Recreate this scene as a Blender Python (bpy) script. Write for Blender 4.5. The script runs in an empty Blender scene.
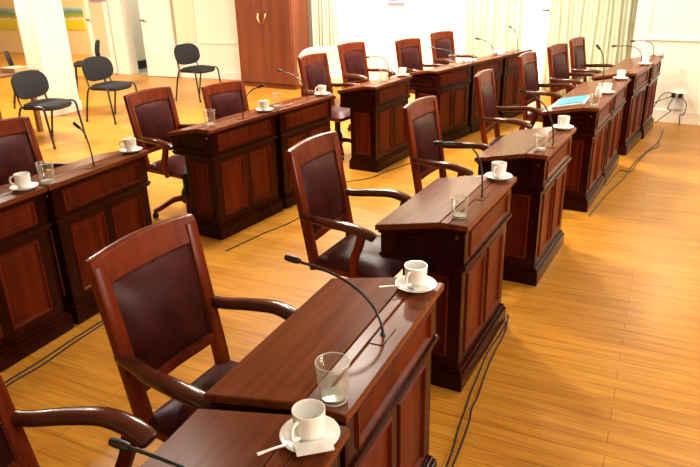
import bpy, bmesh, math, random
from mathutils import Vector, Matrix
random.seed(7)
S = bpy.context.scene
COL = S.collection
PI = math.pi

# ------------------------------------------------------------------ camera
FPX, PITCH, ROLL, CAMZ = 642.21, 0.384179, -0.028059, 1.7442
_R = Vector((1, 0, 0)); _F = Vector((0, math.cos(PITCH), -math.sin(PITCH))); _U = Vector((0, math.sin(PITCH), math.cos(PITCH)))
_c, _s = math.cos(ROLL), math.sin(ROLL)
RX = _c * _R + _s * _U
UX = -_s * _R + _c * _U
CAM = Vector((0, 0, CAMZ))
cd = bpy.data.cameras.new('camera'); cam = bpy.data.objects.new('camera', cd); COL.objects.link(cam)
m = Matrix((RX, UX, -_F)).transposed().to_4x4(); m.translation = CAM
cam.matrix_world = m
cd.sensor_width = 36; cd.lens = FPX * 36 / 700; cd.clip_start = 0.05
S.camera = cam

def ray(px, py): return _F + RX * ((px - 350) / FPX) + UX * ((233.5 - py) / FPX)
def at(px, py, z=0.0):                      # world point of a photo point known to lie at height z
    d = ray(px, py); return CAM + d * ((z - CAMZ) / d.z)
def on_plane(px, py, p0, n):                # ... known to lie on a plane
    d = ray(px, py); return CAM + d * ((p0 - CAM).dot(n) / d.dot(n))

# ------------------------------------------------------------------ materials
def new_mat(name):
    mt = bpy.data.materials.new(name); mt.use_nodes = True
    return mt, mt.node_tree.nodes, mt.node_tree.links, mt.node_tree.nodes['Principled BSDF']
def plain(name, col, rough=.5, metal=0, coat=0, **kw):
    mt, n, l, b = new_mat(name)
    b.inputs['Base Color'].default_value = (*col, 1); b.inputs['Roughness'].default_value = rough
    b.inputs['Metallic'].default_value = metal; b.inputs['Coat Weight'].default_value = coat
    b.inputs['Coat Roughness'].default_value = .12
    for k, v in kw.items(): b.inputs[k].default_value = v
    return mt
def wood(name, c1, c2, scale=(6, 6, 60), rough=.28, coat=.35, rot=(0, 0, 0), coatr=.15, bump=.03, spec=.5):
    mt, n, l, b = new_mat(name)
    tc = n.new('ShaderNodeTexCoord'); mp = n.new('ShaderNodeMapping'); mp.inputs['Scale'].default_value = scale
    mp.inputs['Rotation'].default_value = rot
    ns = n.new('ShaderNodeTexNoise'); ns.inputs['Scale'].default_value = 1; ns.inputs['Detail'].default_value = 6; ns.inputs['Distortion'].default_value = .6
    oi = n.new('ShaderNodeObjectInfo'); ad = n.new('ShaderNodeVectorMath'); ad.operation = 'ADD'
    cr = n.new('ShaderNodeValToRGB'); cr.color_ramp.elements[0].position = .3; cr.color_ramp.elements[1].position = .72
    cr.color_ramp.elements[0].color = (*c1, 1); cr.color_ramp.elements[1].color = (*c2, 1)
    l.new(tc.outputs['Object'], ad.inputs[0]); l.new(oi.outputs['Random'], ad.inputs[1])
    l.new(ad.outputs[0], mp.inputs['Vector']); l.new(mp.outputs[0], ns.inputs['Vector']); l.new(ns.outputs['Fac'], cr.inputs[0])
    l.new(cr.outputs[0], b.inputs['Base Color'])
    b.inputs['Roughness'].default_value = rough; b.inputs['Coat Weight'].default_value = coat; b.inputs['Coat Roughness'].default_value = coatr
    b.inputs['Specular IOR Level'].default_value = spec
    bp = n.new('ShaderNodeBump'); bp.inputs['Strength'].default_value = bump; bp.inputs['Distance'].default_value = .01
    l.new(ns.outputs['Fac'], bp.inputs['Height']); l.new(bp.outputs[0], b.inputs['Normal'])
    return mt
M = {}
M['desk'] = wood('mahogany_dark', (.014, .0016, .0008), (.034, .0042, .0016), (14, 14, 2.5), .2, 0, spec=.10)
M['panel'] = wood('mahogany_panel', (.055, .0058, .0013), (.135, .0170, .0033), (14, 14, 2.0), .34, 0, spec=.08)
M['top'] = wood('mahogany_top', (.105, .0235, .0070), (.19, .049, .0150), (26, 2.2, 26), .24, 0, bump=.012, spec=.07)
M['chair'] = wood('chair_wood', (.105, .0120, .0028), (.21, .030, .0062), (18, 18, 3), .24, 0, spec=.2)
M['arm'] = wood('chair_arm_wood', (.055, .012, .0055), (.10, .023, .010), (4, 24, 24), .2, 0, spec=.4)
M['wardrobe'] = wood('wardrobe_wood', (.13, .028, .009), (.21, .050, .016), (10, 10, .9), .42, .15)
M['tablew'] = wood('table_wood', (.12, .035, .011), (.20, .07, .022), (3, 14, 14), .35, .3)
M['black_fabric'] = plain('black_fabric', (.006, .006, .007), .85)
M['black_metal'] = plain('black_metal', (.012, .012, .013), .35)
M['black_plastic'] = plain('black_plastic', (.014, .014, .016), .4)
M['china'] = plain('white_china', (.92, .92, .89), .15, coat=.4)
M['paper'] = plain('white_paper', (.85, .85, .83), .8)
M['coffee'] = plain('coffee_dregs', (.55, .50, .40), .3)
M['steel'] = plain('steel', (.6, .6, .6), .25, 1)
M['brass'] = plain('brass', (.55, .36, .13), .3, 1)
M['nail'] = plain('brass_nail', (.10, .05, .025), .35, .6)
M['red'] = plain('red_ring', (.6, .03, .02), .4)
M['cyan'] = plain('folder_cyan', (.02, .30, .46), .5)
M['cyan2'] = plain('folder_print', (.01, .24, .38), .5)
M['wall'] = plain('wall_white', (.86, .82, .68), .7)
M['wallw'] = plain('door_white', (.87, .83, .70), .45)
M['greenish'] = plain('door_pane_green', (.60, .58, .36), .3)
M['dado'] = plain('panel_cream', (.74, .71, .50), .6)
M['yellow'] = plain('wall_yellow', (.85, .66, .32), .75)
M['grey'] = plain('corridor_grey', (.42, .42, .38), .7)
M['greyfloor'] = plain('corridor_floor', (.36, .35, .30), .4)
M['skirt'] = plain('dark_skirting', (.02, .02, .022), .5)
M['redframe'] = plain('red_frame', (.30, .05, .03), .4)
M['cream'] = plain('cream_upholstery', (.66, .62, .42), .8)
M['card'] = plain('cardboard', (.42, .30, .14), .8)
M['ceil'] = plain('ceiling_white', (.42, .38, .30), .8)
def thin_glass():
    mt, n, l, b = new_mat('clear_glass'); n.remove(b)
    tr = n.new('ShaderNodeBsdfTransparent'); tr.inputs[0].default_value = (.96, .97, .95, 1)
    gs = n.new('ShaderNodeBsdfGlossy'); gs.inputs['Roughness'].default_value = .03
    lw = n.new('ShaderNodeLayerWeight'); lw.inputs[0].default_value = .5; mx = n.new('ShaderNodeMixShader'); pw = n.new('ShaderNodeMath'); pw.operation = 'POWER'; pw.inputs[1].default_value = 2.6
    ma = n.new('ShaderNodeMath'); ma.operation = 'MULTIPLY_ADD'; ma.inputs[1].default_value = .75; ma.inputs[2].default_value = .05
    gl = n.new('ShaderNodeBsdfDiffuse'); gl.inputs[0].default_value = (.9, .9, .84, 1); m2 = n.new('ShaderNodeMixShader'); m2.inputs[0].default_value = .35
    l.new(gs.outputs[0], m2.inputs[1]); l.new(gl.outputs[0], m2.inputs[2])
    l.new(lw.outputs['Facing'], pw.inputs[0]); l.new(pw.outputs[0], ma.inputs[0]); l.new(ma.outputs[0], mx.inputs[0]); l.new(tr.outputs[0], mx.inputs[1]); l.new(m2.outputs[0], mx.inputs[2]); l.new(mx.outputs[0], n['Material Output'].inputs[0])
    return mt
M['glass'] = thin_glass()
def thick_glass():
    mt, n, l, b = new_mat('thick_glass')
    b.inputs['Base Color'].default_value = (.86, .87, .80, 1); b.inputs['Roughness'].default_value = .08; b.inputs['Specular IOR Level'].default_value = .8
    tr = n.new('ShaderNodeBsdfTransparent'); mx = n.new('ShaderNodeMixShader'); mx.inputs[0].default_value = .42
    l.new(tr.outputs[0], mx.inputs[1]); l.new(b.outputs[0], mx.inputs[2]); l.new(mx.outputs[0], n['Material Output'].inputs[0])
    return mt
M['glassrim'] = thick_glass()
M['water'] = plain('water', (.95, .98, .96), .0, **{'Transmission Weight': 1, 'IOR': 1.33})
M['bottle'] = plain('bottle_plastic', (.75, .78, .76), .3)
M['pink'] = plain('poster_pink', (.75, .16, .22), .6)
M['purple'] = plain('notice_purple', (.35, .22, .42), .6)

def emit(name, col, st):
    mt, n, l, b = new_mat(name)
    b.inputs['Base Color'].default_value = (*col, 1)
    b.inputs['Emission Color'].default_value = (*col, 1); b.inputs['Emission Strength'].default_value = st
    return mt
M['sky'] = emit('window_daylight', (1, .97, .86), 2.4)
M['lamp'] = emit('lamp_globe', (1, .86, .62), 8)
M['tube'] = emit('lamp_diffuser', (1, .93, .8), 5)
M['led'] = emit('mic_led', (1, .05, .02), 1.5)

def leather():
    mt, n, l, b = new_mat('burgundy_leather')
    tc = n.new('ShaderNodeTexCoord'); ns = n.new('ShaderNodeTexNoise'); ns.inputs['Scale'].default_value = 9; ns.inputs['Detail'].default_value = 3
    cr = n.new('ShaderNodeValToRGB'); cr.color_ramp.elements[0].color = (.034, .0048, .0054, 1); cr.color_ramp.elements[1].color = (.072, .0115, .0115, 1)
    cr.color_ramp.elements[0].position = .3; cr.color_ramp.elements[1].position = .7
    l.new(tc.outputs['Object'], ns.inputs['Vector']); l.new(ns.outputs['Fac'], cr.inputs[0]); l.new(cr.outputs[0], b.inputs['Base Color'])
    b.inputs['Roughness'].default_value = .36; b.inputs['Specular IOR Level'].default_value = .13
    vo = n.new('ShaderNodeTexVoronoi'); vo.inputs['Scale'].default_value = 190
    bp = n.new('ShaderNodeBump'); bp.inputs['Strength'].default_value = .12; bp.inputs['Distance'].default_value = .004
    l.new(tc.outputs['Object'], vo.inputs['Vector']); l.new(vo.outputs['Distance'], bp.inputs['Height']); l.new(bp.outputs[0], b.inputs['Normal'])
    return mt
M['leather'] = leather()

AZ = math.radians(116)                      # planks run across the rows
def floor_mat():
    mt, n, l, b = new_mat('oak_floorboards')
    tc = n.new('ShaderNodeTexCoord'); mp = n.new('ShaderNodeMapping')
    mp.inputs['Rotation'].default_value = (0, 0, -(PI / 2 - AZ))
    br = n.new('ShaderNodeTexBrick'); br.offset = .37; br.offset_frequency = 2
    br.inputs['Scale'].default_value = 1; br.inputs['Brick Width'].default_value = 1.5; br.inputs['Row Height'].default_value = .078
    br.inputs['Mortar Size'].default_value = .0013; br.inputs['Mortar Smooth'].default_value = .3; br.inputs['Bias'].default_value = 0
    br.inputs['Color1'].default_value = (.50, .215, .020, 1); br.inputs['Color2'].default_value = (.57, .262, .031, 1); br.inputs['Mortar'].default_value = (.17, .05, .010, 1)
    l.new(tc.outputs['Object'], mp.inputs['Vector']); l.new(mp.outputs[0], br.inputs['Vector'])
    mp2 = n.new('ShaderNodeMapping'); mp2.inputs['Scale'].default_value = (2.2, 34, 1)
    ns = n.new('ShaderNodeTexNoise'); ns.inputs['Scale'].default_value = 1; ns.inputs['Detail'].default_value = 7; ns.inputs['Distortion'].default_value = 1.4
    l.new(mp.outputs[0], mp2.inputs['Vector']); l.new(mp2.outputs[0], ns.inputs['Vector'])
    cr = n.new('ShaderNodeValToRGB'); cr.color_ramp.elements[0].position = .35; cr.color_ramp.elements[1].position = .6
    cr.color_ramp.elements[0].color = (.70, .60, .48, 1); cr.color_ramp.elements[1].color = (1, 1, 1, 1)
    l.new(ns.outputs['Fac'], cr.inputs[0])
    mx = n.new('ShaderNodeMix'); mx.data_type = 'RGBA'; mx.blend_type = 'MULTIPLY'; mx.inputs[0].default_value = .8
    l.new(br.outputs['Color'], mx.inputs[6]); l.new(cr.outputs[0], mx.inputs[7]); l.new(mx.outputs[2], b.inputs['Base Color'])
    b.inputs['Roughness'].default_value = .33; b.inputs['Specular IOR Level'].default_value = .28
    ns2 = n.new('ShaderNodeTexNoise'); ns2.inputs['Scale'].default_value = 14
    bp = n.new('ShaderNodeBump'); bp.inputs['Strength'].default_value = .06; bp.inputs['Distance'].default_value = .02
    l.new(tc.outputs['Object'], ns2.inputs['Vector']); l.new(ns2.outputs['Fac'], bp.inputs['Height']); l.new(bp.outputs[0], b.inputs['Normal'])
    return mt
M['floor'] = floor_mat()

def curtain_mat():
    mt, n, l, b = new_mat('curtain_green')
    b.inputs['Base Color'].default_value = (.72, .75, .60, 1); b.inputs['Roughness'].default_value = .8
    b.inputs['Sheen Weight'].default_value = .2
    tr = n.new('ShaderNodeBsdfTranslucent'); tr.inputs[0].default_value = (.66, .71, .53, 1)
    ad = n.new('ShaderNodeMixShader'); ad.inputs[0].default_value = .3
    l.new(b.outputs[0], ad.inputs[1]); l.new(tr.outputs[0], ad.inputs[2]); l.new(ad.outputs[0], n['Material Output'].inputs[0])
    return mt
M['curtain'] = curtain_mat()
def landscape_poster():
    mt, n, l, b = new_mat('landscape_poster')
    tc = n.new('ShaderNodeTexCoord'); sp = n.new('ShaderNodeSeparateXYZ'); ns = n.new('ShaderNodeTexNoise')
    ns.inputs['Scale'].default_value = 4; ns.inputs['Detail'].default_value = 3
    ad = n.new('ShaderNodeMath'); ad.operation = 'MULTIPLY_ADD'; ad.inputs[1].default_value = .25
    cr = n.new('ShaderNodeValToRGB'); e = cr.color_ramp.elements
    e[0].position = 0; e[0].color = (.75, .60, .02, 1); e[1].position = 1; e[1].color = (.45, .62, .62, 1)
    for p, c in ((.42, (.72, .66, .05)), (.50, (.80, .70, .55)), (.54, (.55, .40, .05)), (.66, (.22, .40, .05)), (.78, (.12, .28, .25))):
        x = e.new(p); x.color = (*c, 1)
    l.new(tc.outputs['Generated'], sp.inputs[0]); l.new(tc.outputs['Object'], ns.inputs['Vector'])
    l.new(ns.outputs['Fac'], ad.inputs[0]); l.new(sp.outputs['Z'], ad.inputs[2])
    sb = n.new('ShaderNodeMath'); sb.operation = 'SUBTRACT'; sb.inputs[1].default_value = .125
    l.new(ad.outputs[0], sb.inputs[0]); l.new(sb.outputs[0], cr.inputs[0]); l.new(cr.outputs[0], b.inputs['Base Color'])
    b.inputs['Roughness'].default_value = .5
    return mt
M['landscape'] = landscape_poster()

# ------------------------------------------------------------------ mesh helpers
class MB:
    def __init__(s): s.v = []; s.f = []
    def add(s, vs, fs):
        o = len(s.v); s.v += [tuple(x) for x in vs]; s.f += [tuple(i + o for i in q) for q in fs]; return s
    def box(s, x0, x1, y0, y1, z0, z1):
        return s.add([(x, y, z) for z in (z0, z1) for y in (y0, y1) for x in (x0, x1)],
                     [(0, 2, 3, 1), (4, 5, 7, 6), (0, 1, 5, 4), (2, 6, 7, 3), (0, 4, 6, 2), (1, 3, 7, 5)])
    def prism(s, prof, y0, y1):             # profile in XZ, run along Y
        n = len(prof)
        return s.add([(x, y0, z) for x, z in prof] + [(x, y1, z) for x, z in prof],
                     [tuple(range(n)), tuple(range(2 * n - 1, n - 1, -1))] + [(i, i + n, (i + 1) % n + n, (i + 1) % n) for i in range(n)])
    def sweep(s, pts, ws, hs=None, n=10, power=2.6, up=(0, 0, 1), cap=True):   # super-elliptic section along a path
        pts = [Vector(p) for p in pts]; k = len(pts); hs = hs or ws; vs = []; up = Vector(up)
        for i, p in enumerate(pts):
            t = (pts[min(i + 1, k - 1)] - pts[max(i - 1, 0)]).normalized()
            a = t.cross(up)
            if a.length < 1e-4: a = t.cross(Vector((0, 1, 0.01)))
            a.normalize(); b = a.cross(t).normalized()
            for j in range(n):
                q = 2 * PI * j / n; c, d = math.cos(q), math.sin(q)
                e = 2 / power
                vs.append(p + a * (ws[i] * math.copysign(abs(c) ** e, c)) + b * (hs[i] * math.copysign(abs(d) ** e, d)))
        fs = [(i * n + j, i * n + (j + 1) % n, (i + 1) * n + (j + 1) % n, (i + 1) * n + j) for i in range(k - 1) for j in range(n)]
        if cap: fs += [tuple(range(n - 1, -1, -1)), tuple((k - 1) * n + j for j in range(n))]
        return s.add(vs, fs)
    def tube(s, pts, r, n=8): return s.sweep(pts, [r] * len(pts), None, n, 2)
    def lathe(s, prof, n=28, cx=0, cy=0, z0=0):
        vs = []; fs = []; k = len(prof)
        for r, z in prof:
            for j in range(n):
                a = 2 * PI * j / n; vs.append((cx + r * math.cos(a), cy + r * math.sin(a), z0 + z))
        for i in range(k - 1):
            for j in range(n): fs.append((i * n + j, i * n + (j + 1) % n, (i + 1) * n + (j + 1) % n, (i + 1) * n + j))
        if prof[0][0] > 1e-6 and not (prof[0] == prof[-1]): fs.append(tuple(range(n - 1, -1, -1)))
        if prof[-1][0] > 1e-6 and not (prof[0] == prof[-1]): fs.append(tuple((k - 1) * n + j for j in range(n)))
        return s.add(vs, fs)
    def nested(s, poly, steps, mp):         # convex polygon inset step by step: steps = (inset, height); mp maps (a,b,h) to 3D
        rings = [[(a, b, h) for a, b in inset(poly, d)] for d, h in steps]
        n = len(poly); vs = [mp(*p) for r in rings for p in r]
        fs = [(i * n + j, i * n + (j + 1) % n, (i + 1) * n + (j + 1) % n, (i + 1) * n + j) for i in range(len(rings) - 1) for j in range(n)]
        fs.append(tuple((len(rings) - 1) * n + j for j in range(n)))
        return s.add(vs, fs)
    def ring(s, outer, inner, h0, h1, mp):  # face frame between two polygons
        n = len(outer)
        vs = [mp(a, b, h1) for a, b in outer] + [mp(a, b, h1) for a, b in inner] + [mp(a, b, h0) for a, b in outer] + [mp(a, b, h0) for a, b in inner]
        fs = []
        for j in range(n):
            k = (j + 1) % n
            fs += [(j, k, n + k, n + j), (2 * n + j, 2 * n + k, k, j), (n + j, n + k, 3 * n + k, 3 * n + j)]
        return s.add(vs, fs)
    def build(s, name, mat, parent=None, smooth=False, bevel=0, seg=2, sub=0, loc=None, rotz=0, auto=True):
        me = bpy.data.meshes.new(name); me.from_pydata(s.v, [], s.f); me.update()
        bm = bmesh.new(); bm.from_mesh(me)
        bmesh.ops.remove_doubles(bm, verts=bm.verts, dist=1e-5)
        bmesh.ops.recalc_face_normals(bm, faces=bm.faces)
        bm.to_mesh(me); bm.free()
        me.materials.append(mat if not isinstance(mat, str) else M[mat])
        o = bpy.data.objects.new(name, me); COL.objects.link(o)
        if parent: o.parent = parent
        if loc is not None: o.location = loc; o.rotation_euler = (0, 0, rotz)
        if smooth:
            for p in me.polygons: p.use_smooth = True
            try: me.set_sharp_from_angle(angle=math.radians(42))
            except Exception: pass
        if bevel:
            b = o.modifiers.new('bevel', 'BEVEL'); b.width = bevel; b.segments = seg; b.limit_method = 'ANGLE'; b.angle_limit = math.radians(35)
        if sub:
            b = o.modifiers.new('sub', 'SUBSURF'); b.levels = sub; b.render_levels = sub
        return o
def inset(poly, d):
    n = len(poly); out = []
    area = sum(poly[i][0] * poly[(i + 1) % n][1] - poly[(i + 1) % n][0] * poly[i][1] for i in range(n)); sg = 1 if area > 0 else -1
    L = []
    for i in range(n):
        (x0, y0), (x1, y1) = poly[i], poly[(i + 1) % n]; dx, dy = x1 - x0, y1 - y0; q = math.hypot(dx, dy)
        nx, ny = -dy / q * sg, dx / q * sg
        L.append((x0 + nx * d, y0 + ny * d, dx, dy))
    for i in range(n):
        x0, y0, dx0, dy0 = L[i - 1]; x1, y1, dx1, dy1 = L[i]
        det = dx0 * dy1 - dy0 * dx1; t = ((x1 - x0) * dy1 - (y1 - y0) * dx1) / det
        out.append((x0 + dx0 * t, y0 + dy0 * t))
    return out
def bez(p0, p1, p2, p3, n=14):
    r = []
    for i in range(n + 1):
        t = i / n; r.append(Vector(p0) * (1 - t) ** 3 + Vector(p1) * 3 * t * (1 - t) ** 2 + Vector(p2) * 3 * t * t * (1 - t) + Vector(p3) * t ** 3)
    return r
def spline(pts, n=6):                       # Catmull-Rom through points
    P = [Vector(p) for p in pts]; P = [2 * P[0] - P[1]] + P + [2 * P[-1] - P[-2]]; r = []
    for i in range(1, len(P) - 2):
        a, b, c, d = P[i - 1:i + 3]
        for j in range(n):
            t = j / n; r.append(.5 * ((2 * b) + (c - a) * t + (2 * a - 5 * b + 4 * c - d) * t * t + (3 * b - a - 3 * c + d) * t ** 3))
    r.append(P[-2]); return r
def tag(o, label, cat, group=None):
    o['label'] = label; o['category'] = cat
    if group: o['group'] = group
    return o
def empty(name, loc=(0, 0, 0), rotz=0):
    o = bpy.data.objects.new(name, None); COL.objects.link(o); o.location = loc; o.rotation_euler = (0, 0, rotz); o.empty_display_size = .1
    return o
def struct(o): o['kind'] = 'structure'; return o
def kids(o): return [c for c in bpy.data.objects if c.parent == o]
def copy_tree(o, parent=None):
    c = o.copy(); COL.objects.link(c)
    if parent: c.parent = parent
    for ch in kids(o): copy_tree(ch, c)
    return c

# ------------------------------------------------------------------ desks
W2, D2, H, HU, BX = .371, .208, .80, .742, .088
def make_desk():
    r = empty('council_desk')
    b = MB(); b.box(BX, .1245, -W2, W2, .776, .80); b.box(.1275, D2, -W2, W2, .776, .80); b.box(BX, .2, -W2 + .004, W2 - .004, .774, .795)
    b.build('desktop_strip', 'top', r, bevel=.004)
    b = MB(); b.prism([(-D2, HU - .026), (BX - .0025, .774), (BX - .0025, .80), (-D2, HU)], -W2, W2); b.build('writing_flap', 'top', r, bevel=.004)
    b = MB(); b.prism([(-D2 + .012, HU - .038), (BX, .764), (D2 - .008, .764), (D2 - .008, .777), (BX, .777), (-D2 + .012, HU - .024)], -W2 + .007, W2 - .007)
    b.build('top_moulding', 'desk', r, bevel=.003)
    yy = .348
    # upper case
    b = MB(); b.prism([(-.188, .61), (.176, .61), (.176, .768), (BX, .768), (-.188, HU - .03)], -yy + .012, yy - .012)
    fr = [(-yy, .612), (yy, .612), (yy, .766), (-yy, .766)]; fi = [(-yy + .06, .632), (yy - .06, .632), (yy - .06, .75), (-yy + .06, .75)]
    FR = lambda a, z, h: (.176 + h, a, z)
    b.ring(fr, fi, 0, .014, FR)
    so = [(-.19, .612), (.19, .612), (.19, .766), (BX, .766), (-.19, HU - .032)]
    si = [(-.125, .632), (.135, .632), (.135, .742), (.07, .742), (-.125, .697)]
    NS = lambda x, z, h: (x, -yy + .012 - h, z)
    FS = lambda x, z, h: (x, yy - .012 + h, z)
    b.ring(so, si, 0, .014, NS); b.ring(so, si, 0, .014, FS)
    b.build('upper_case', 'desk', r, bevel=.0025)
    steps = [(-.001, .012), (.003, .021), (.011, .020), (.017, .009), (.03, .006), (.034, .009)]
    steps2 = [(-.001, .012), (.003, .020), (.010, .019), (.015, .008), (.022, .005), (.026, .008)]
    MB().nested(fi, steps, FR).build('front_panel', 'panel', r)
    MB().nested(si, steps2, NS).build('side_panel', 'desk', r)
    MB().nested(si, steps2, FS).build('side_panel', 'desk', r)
    for sg in (-1, 1):
        b = MB(); b.sweep([(.155, sg * (yy - .004), .735), (.155, sg * (yy + .006), .735)], [.008, .006], n=12, power=2, up=(0, 0, 1)); b.build('lock', 'brass', r)
    # belt
    b = MB(); b.box(-.196, .2, -yy - .010, yy + .010, .596, .612); b.box(-.19, .194, -yy - .004, yy + .004, .585, .597)
    b.build('belt_moulding', 'desk', r, bevel=.004)
    # lower case
    X0 = -.09
    b = MB(); b.box(X0, .166, -yy + .022, yy - .022, .09, .587)
    FR2 = lambda a, z, h: (.166 + h, a, z)
    lo, hi = .10, .586; q = yy - .01
    pz0, pz1 = .155, .55
    for a, c in ((-q, -q + .065), (-.028, .028), (q - .065, q)): b.box(.16, .18, a, c, lo, hi)
    for a, c in ((lo, pz0), (pz1, hi)):
        b.box(.16, .18, -q + .065, -.028, a, c); b.box(.16, .18, .028, q - .065, a, c)
    so = [(X0, lo), (.18, lo), (.18, hi), (X0, hi)]; si = [(X0 + .055, pz0), (.122, pz0), (.122, pz1), (X0 + .055, pz1)]
    NS2 = lambda x, z, h: (x, -yy + .022 - h, z)
    FS2 = lambda x, z, h: (x, yy - .022 + h, z)
    b.ring(so, si, 0, .014, NS2); b.ring(so, si, 0, .014, FS2)
    b.build('lower_case', 'desk', r, bevel=.0025)
    for a, c in ((-q + .065, -.028), (.028, q - .065)):
        MB().nested([(a, pz0), (c, pz0), (c, pz1), (a, pz1)], steps, FR2).build('front_panel', 'panel', r)
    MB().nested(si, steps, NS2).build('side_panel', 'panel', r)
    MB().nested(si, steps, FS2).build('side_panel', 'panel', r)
    b = MB(); b.box(X0 - .015, .205, -yy - .012, yy + .012, 0, .085); b.box(X0 - .008, .195, -yy - .002, yy + .002, .084, .104)
    b.build('plinth', 'desk', r, bevel=.005)
    return r
DESK = dict(R1=(-.3483, .915, .4015), R2=(-.0446, 1.6381, .4506), R3=(.4675, 2.7942, .5029), R4=(1.0944, 3.8066, .5242), R5=(1.8249, 5.017, .5327),
            R6=(2.205, 5.662, .5327), R7=(2.7907, 6.5788, .6000), R8=(3.22, 7.21, .56),
            La=(-1.848, 2.822, .4363), Lb=(-1.5301, 3.5024, .4363), Lc=(-.893, 4.66, .5751), Ld=(-.478, 5.288, .5819), Le=(.2881, 6.2304, .5551),
            Lf=(1.02, 7.10, .70), Lg=(1.505, 7.68, .70), Lh=(1.99, 8.255, .70))
DL = dict(R1='mahogany desk cut off by the bottom edge, near end of the front row',
          R2='mahogany desk with tall tumbler and bent microphone, second nearest in front row',
          R3='mahogany desk third nearest in front row, its pale glossy flap reflecting the wall',
          R4='mahogany desk fourth nearest in the front row, just before the folder desk',
          R5='mahogany desk in front row under the cyan folder and white bottle',
          R6='mahogany desk in front row joined behind the folder desk',
          R7='mahogany desk in front row, last but one before the end wall',
          R8='mahogany desk at far end of front row against the white end wall',
          La='dark mahogany desk at the left edge of the photo, nearest in back row',
          Lb='dark mahogany desk second nearest in back row, behind the nearest whole armchair',
          Lc='dark mahogany desk third nearest in back row, first after the nearest gap',
          Ld='mahogany desk fourth nearest in back row, right before the second gap',
          Le='reddish mahogany desk fifth nearest in back row, standing between two gaps',
          Lf='reddish mahogany desk sixth nearest in back row, first of the far three',
          Lg='mahogany desk seventh nearest in back row, middle of the far three',
          Lh='mahogany desk at the very far end of the back row before the windows')
WHERE = dict(R1='the desk cut off by the bottom edge', R2='second nearest desk of front row', R3='third nearest desk of front row',
             R4='fourth nearest desk of front row', R5='the front row desk carrying the cyan folder', R6='the front row desk just behind the folder desk',
             R7='the last but one front row desk', R8='the farthest front row desk by the end wall',
             La='the nearest back row desk at left edge', Lb='second nearest desk of back row', Lc='third nearest desk of back row',
             Ld='fourth nearest desk of back row', Le='fifth nearest desk of back row', Lf='sixth nearest desk of back row',
             Lg='seventh nearest desk of back row', Lh='the farthest desk of back row')
proto = make_desk(); first = True
for k, (x, y, t) in DESK.items():
    o = proto if first else copy_tree(proto); first = False
    o.location = (x, y, 0); o.rotation_euler = (0, 0, -t)
    tag(o, DL[k], 'desk', 'desks of the front row' if k[0] == 'R' else 'desks of the back row')
def dvec(k):
    t = DESK[k][2]; return Vector((math.cos(t), -math.sin(t), 0)), Vector((math.sin(t), math.cos(t), 0))
def zt(k, p):                               # height of the desk surface under a point
    v, u = dvec(k); a = (Vector((p.x, p.y, 0)) - Vector((DESK[k][0], DESK[k][1], 0))).dot(v)
    return H if a > BX else HU + (a + D2) / (BX + D2) * (H - HU)
def spot(k, px, py, r=.04):                 # desk-top point under a photo point, kept on the flat strip
    p = at(px, py, H); v, u = dvec(k); c = Vector((DESK[k][0], DESK[k][1], 0)); d = p - c; d.z = 0
    a = min(max(d.dot(v), BX + .01), D2 - .012); b = min(max(d.dot(u), -W2 + r), W2 - r)
    q = c + v * a + u * b; q.z = H + .0004
    return q

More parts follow.
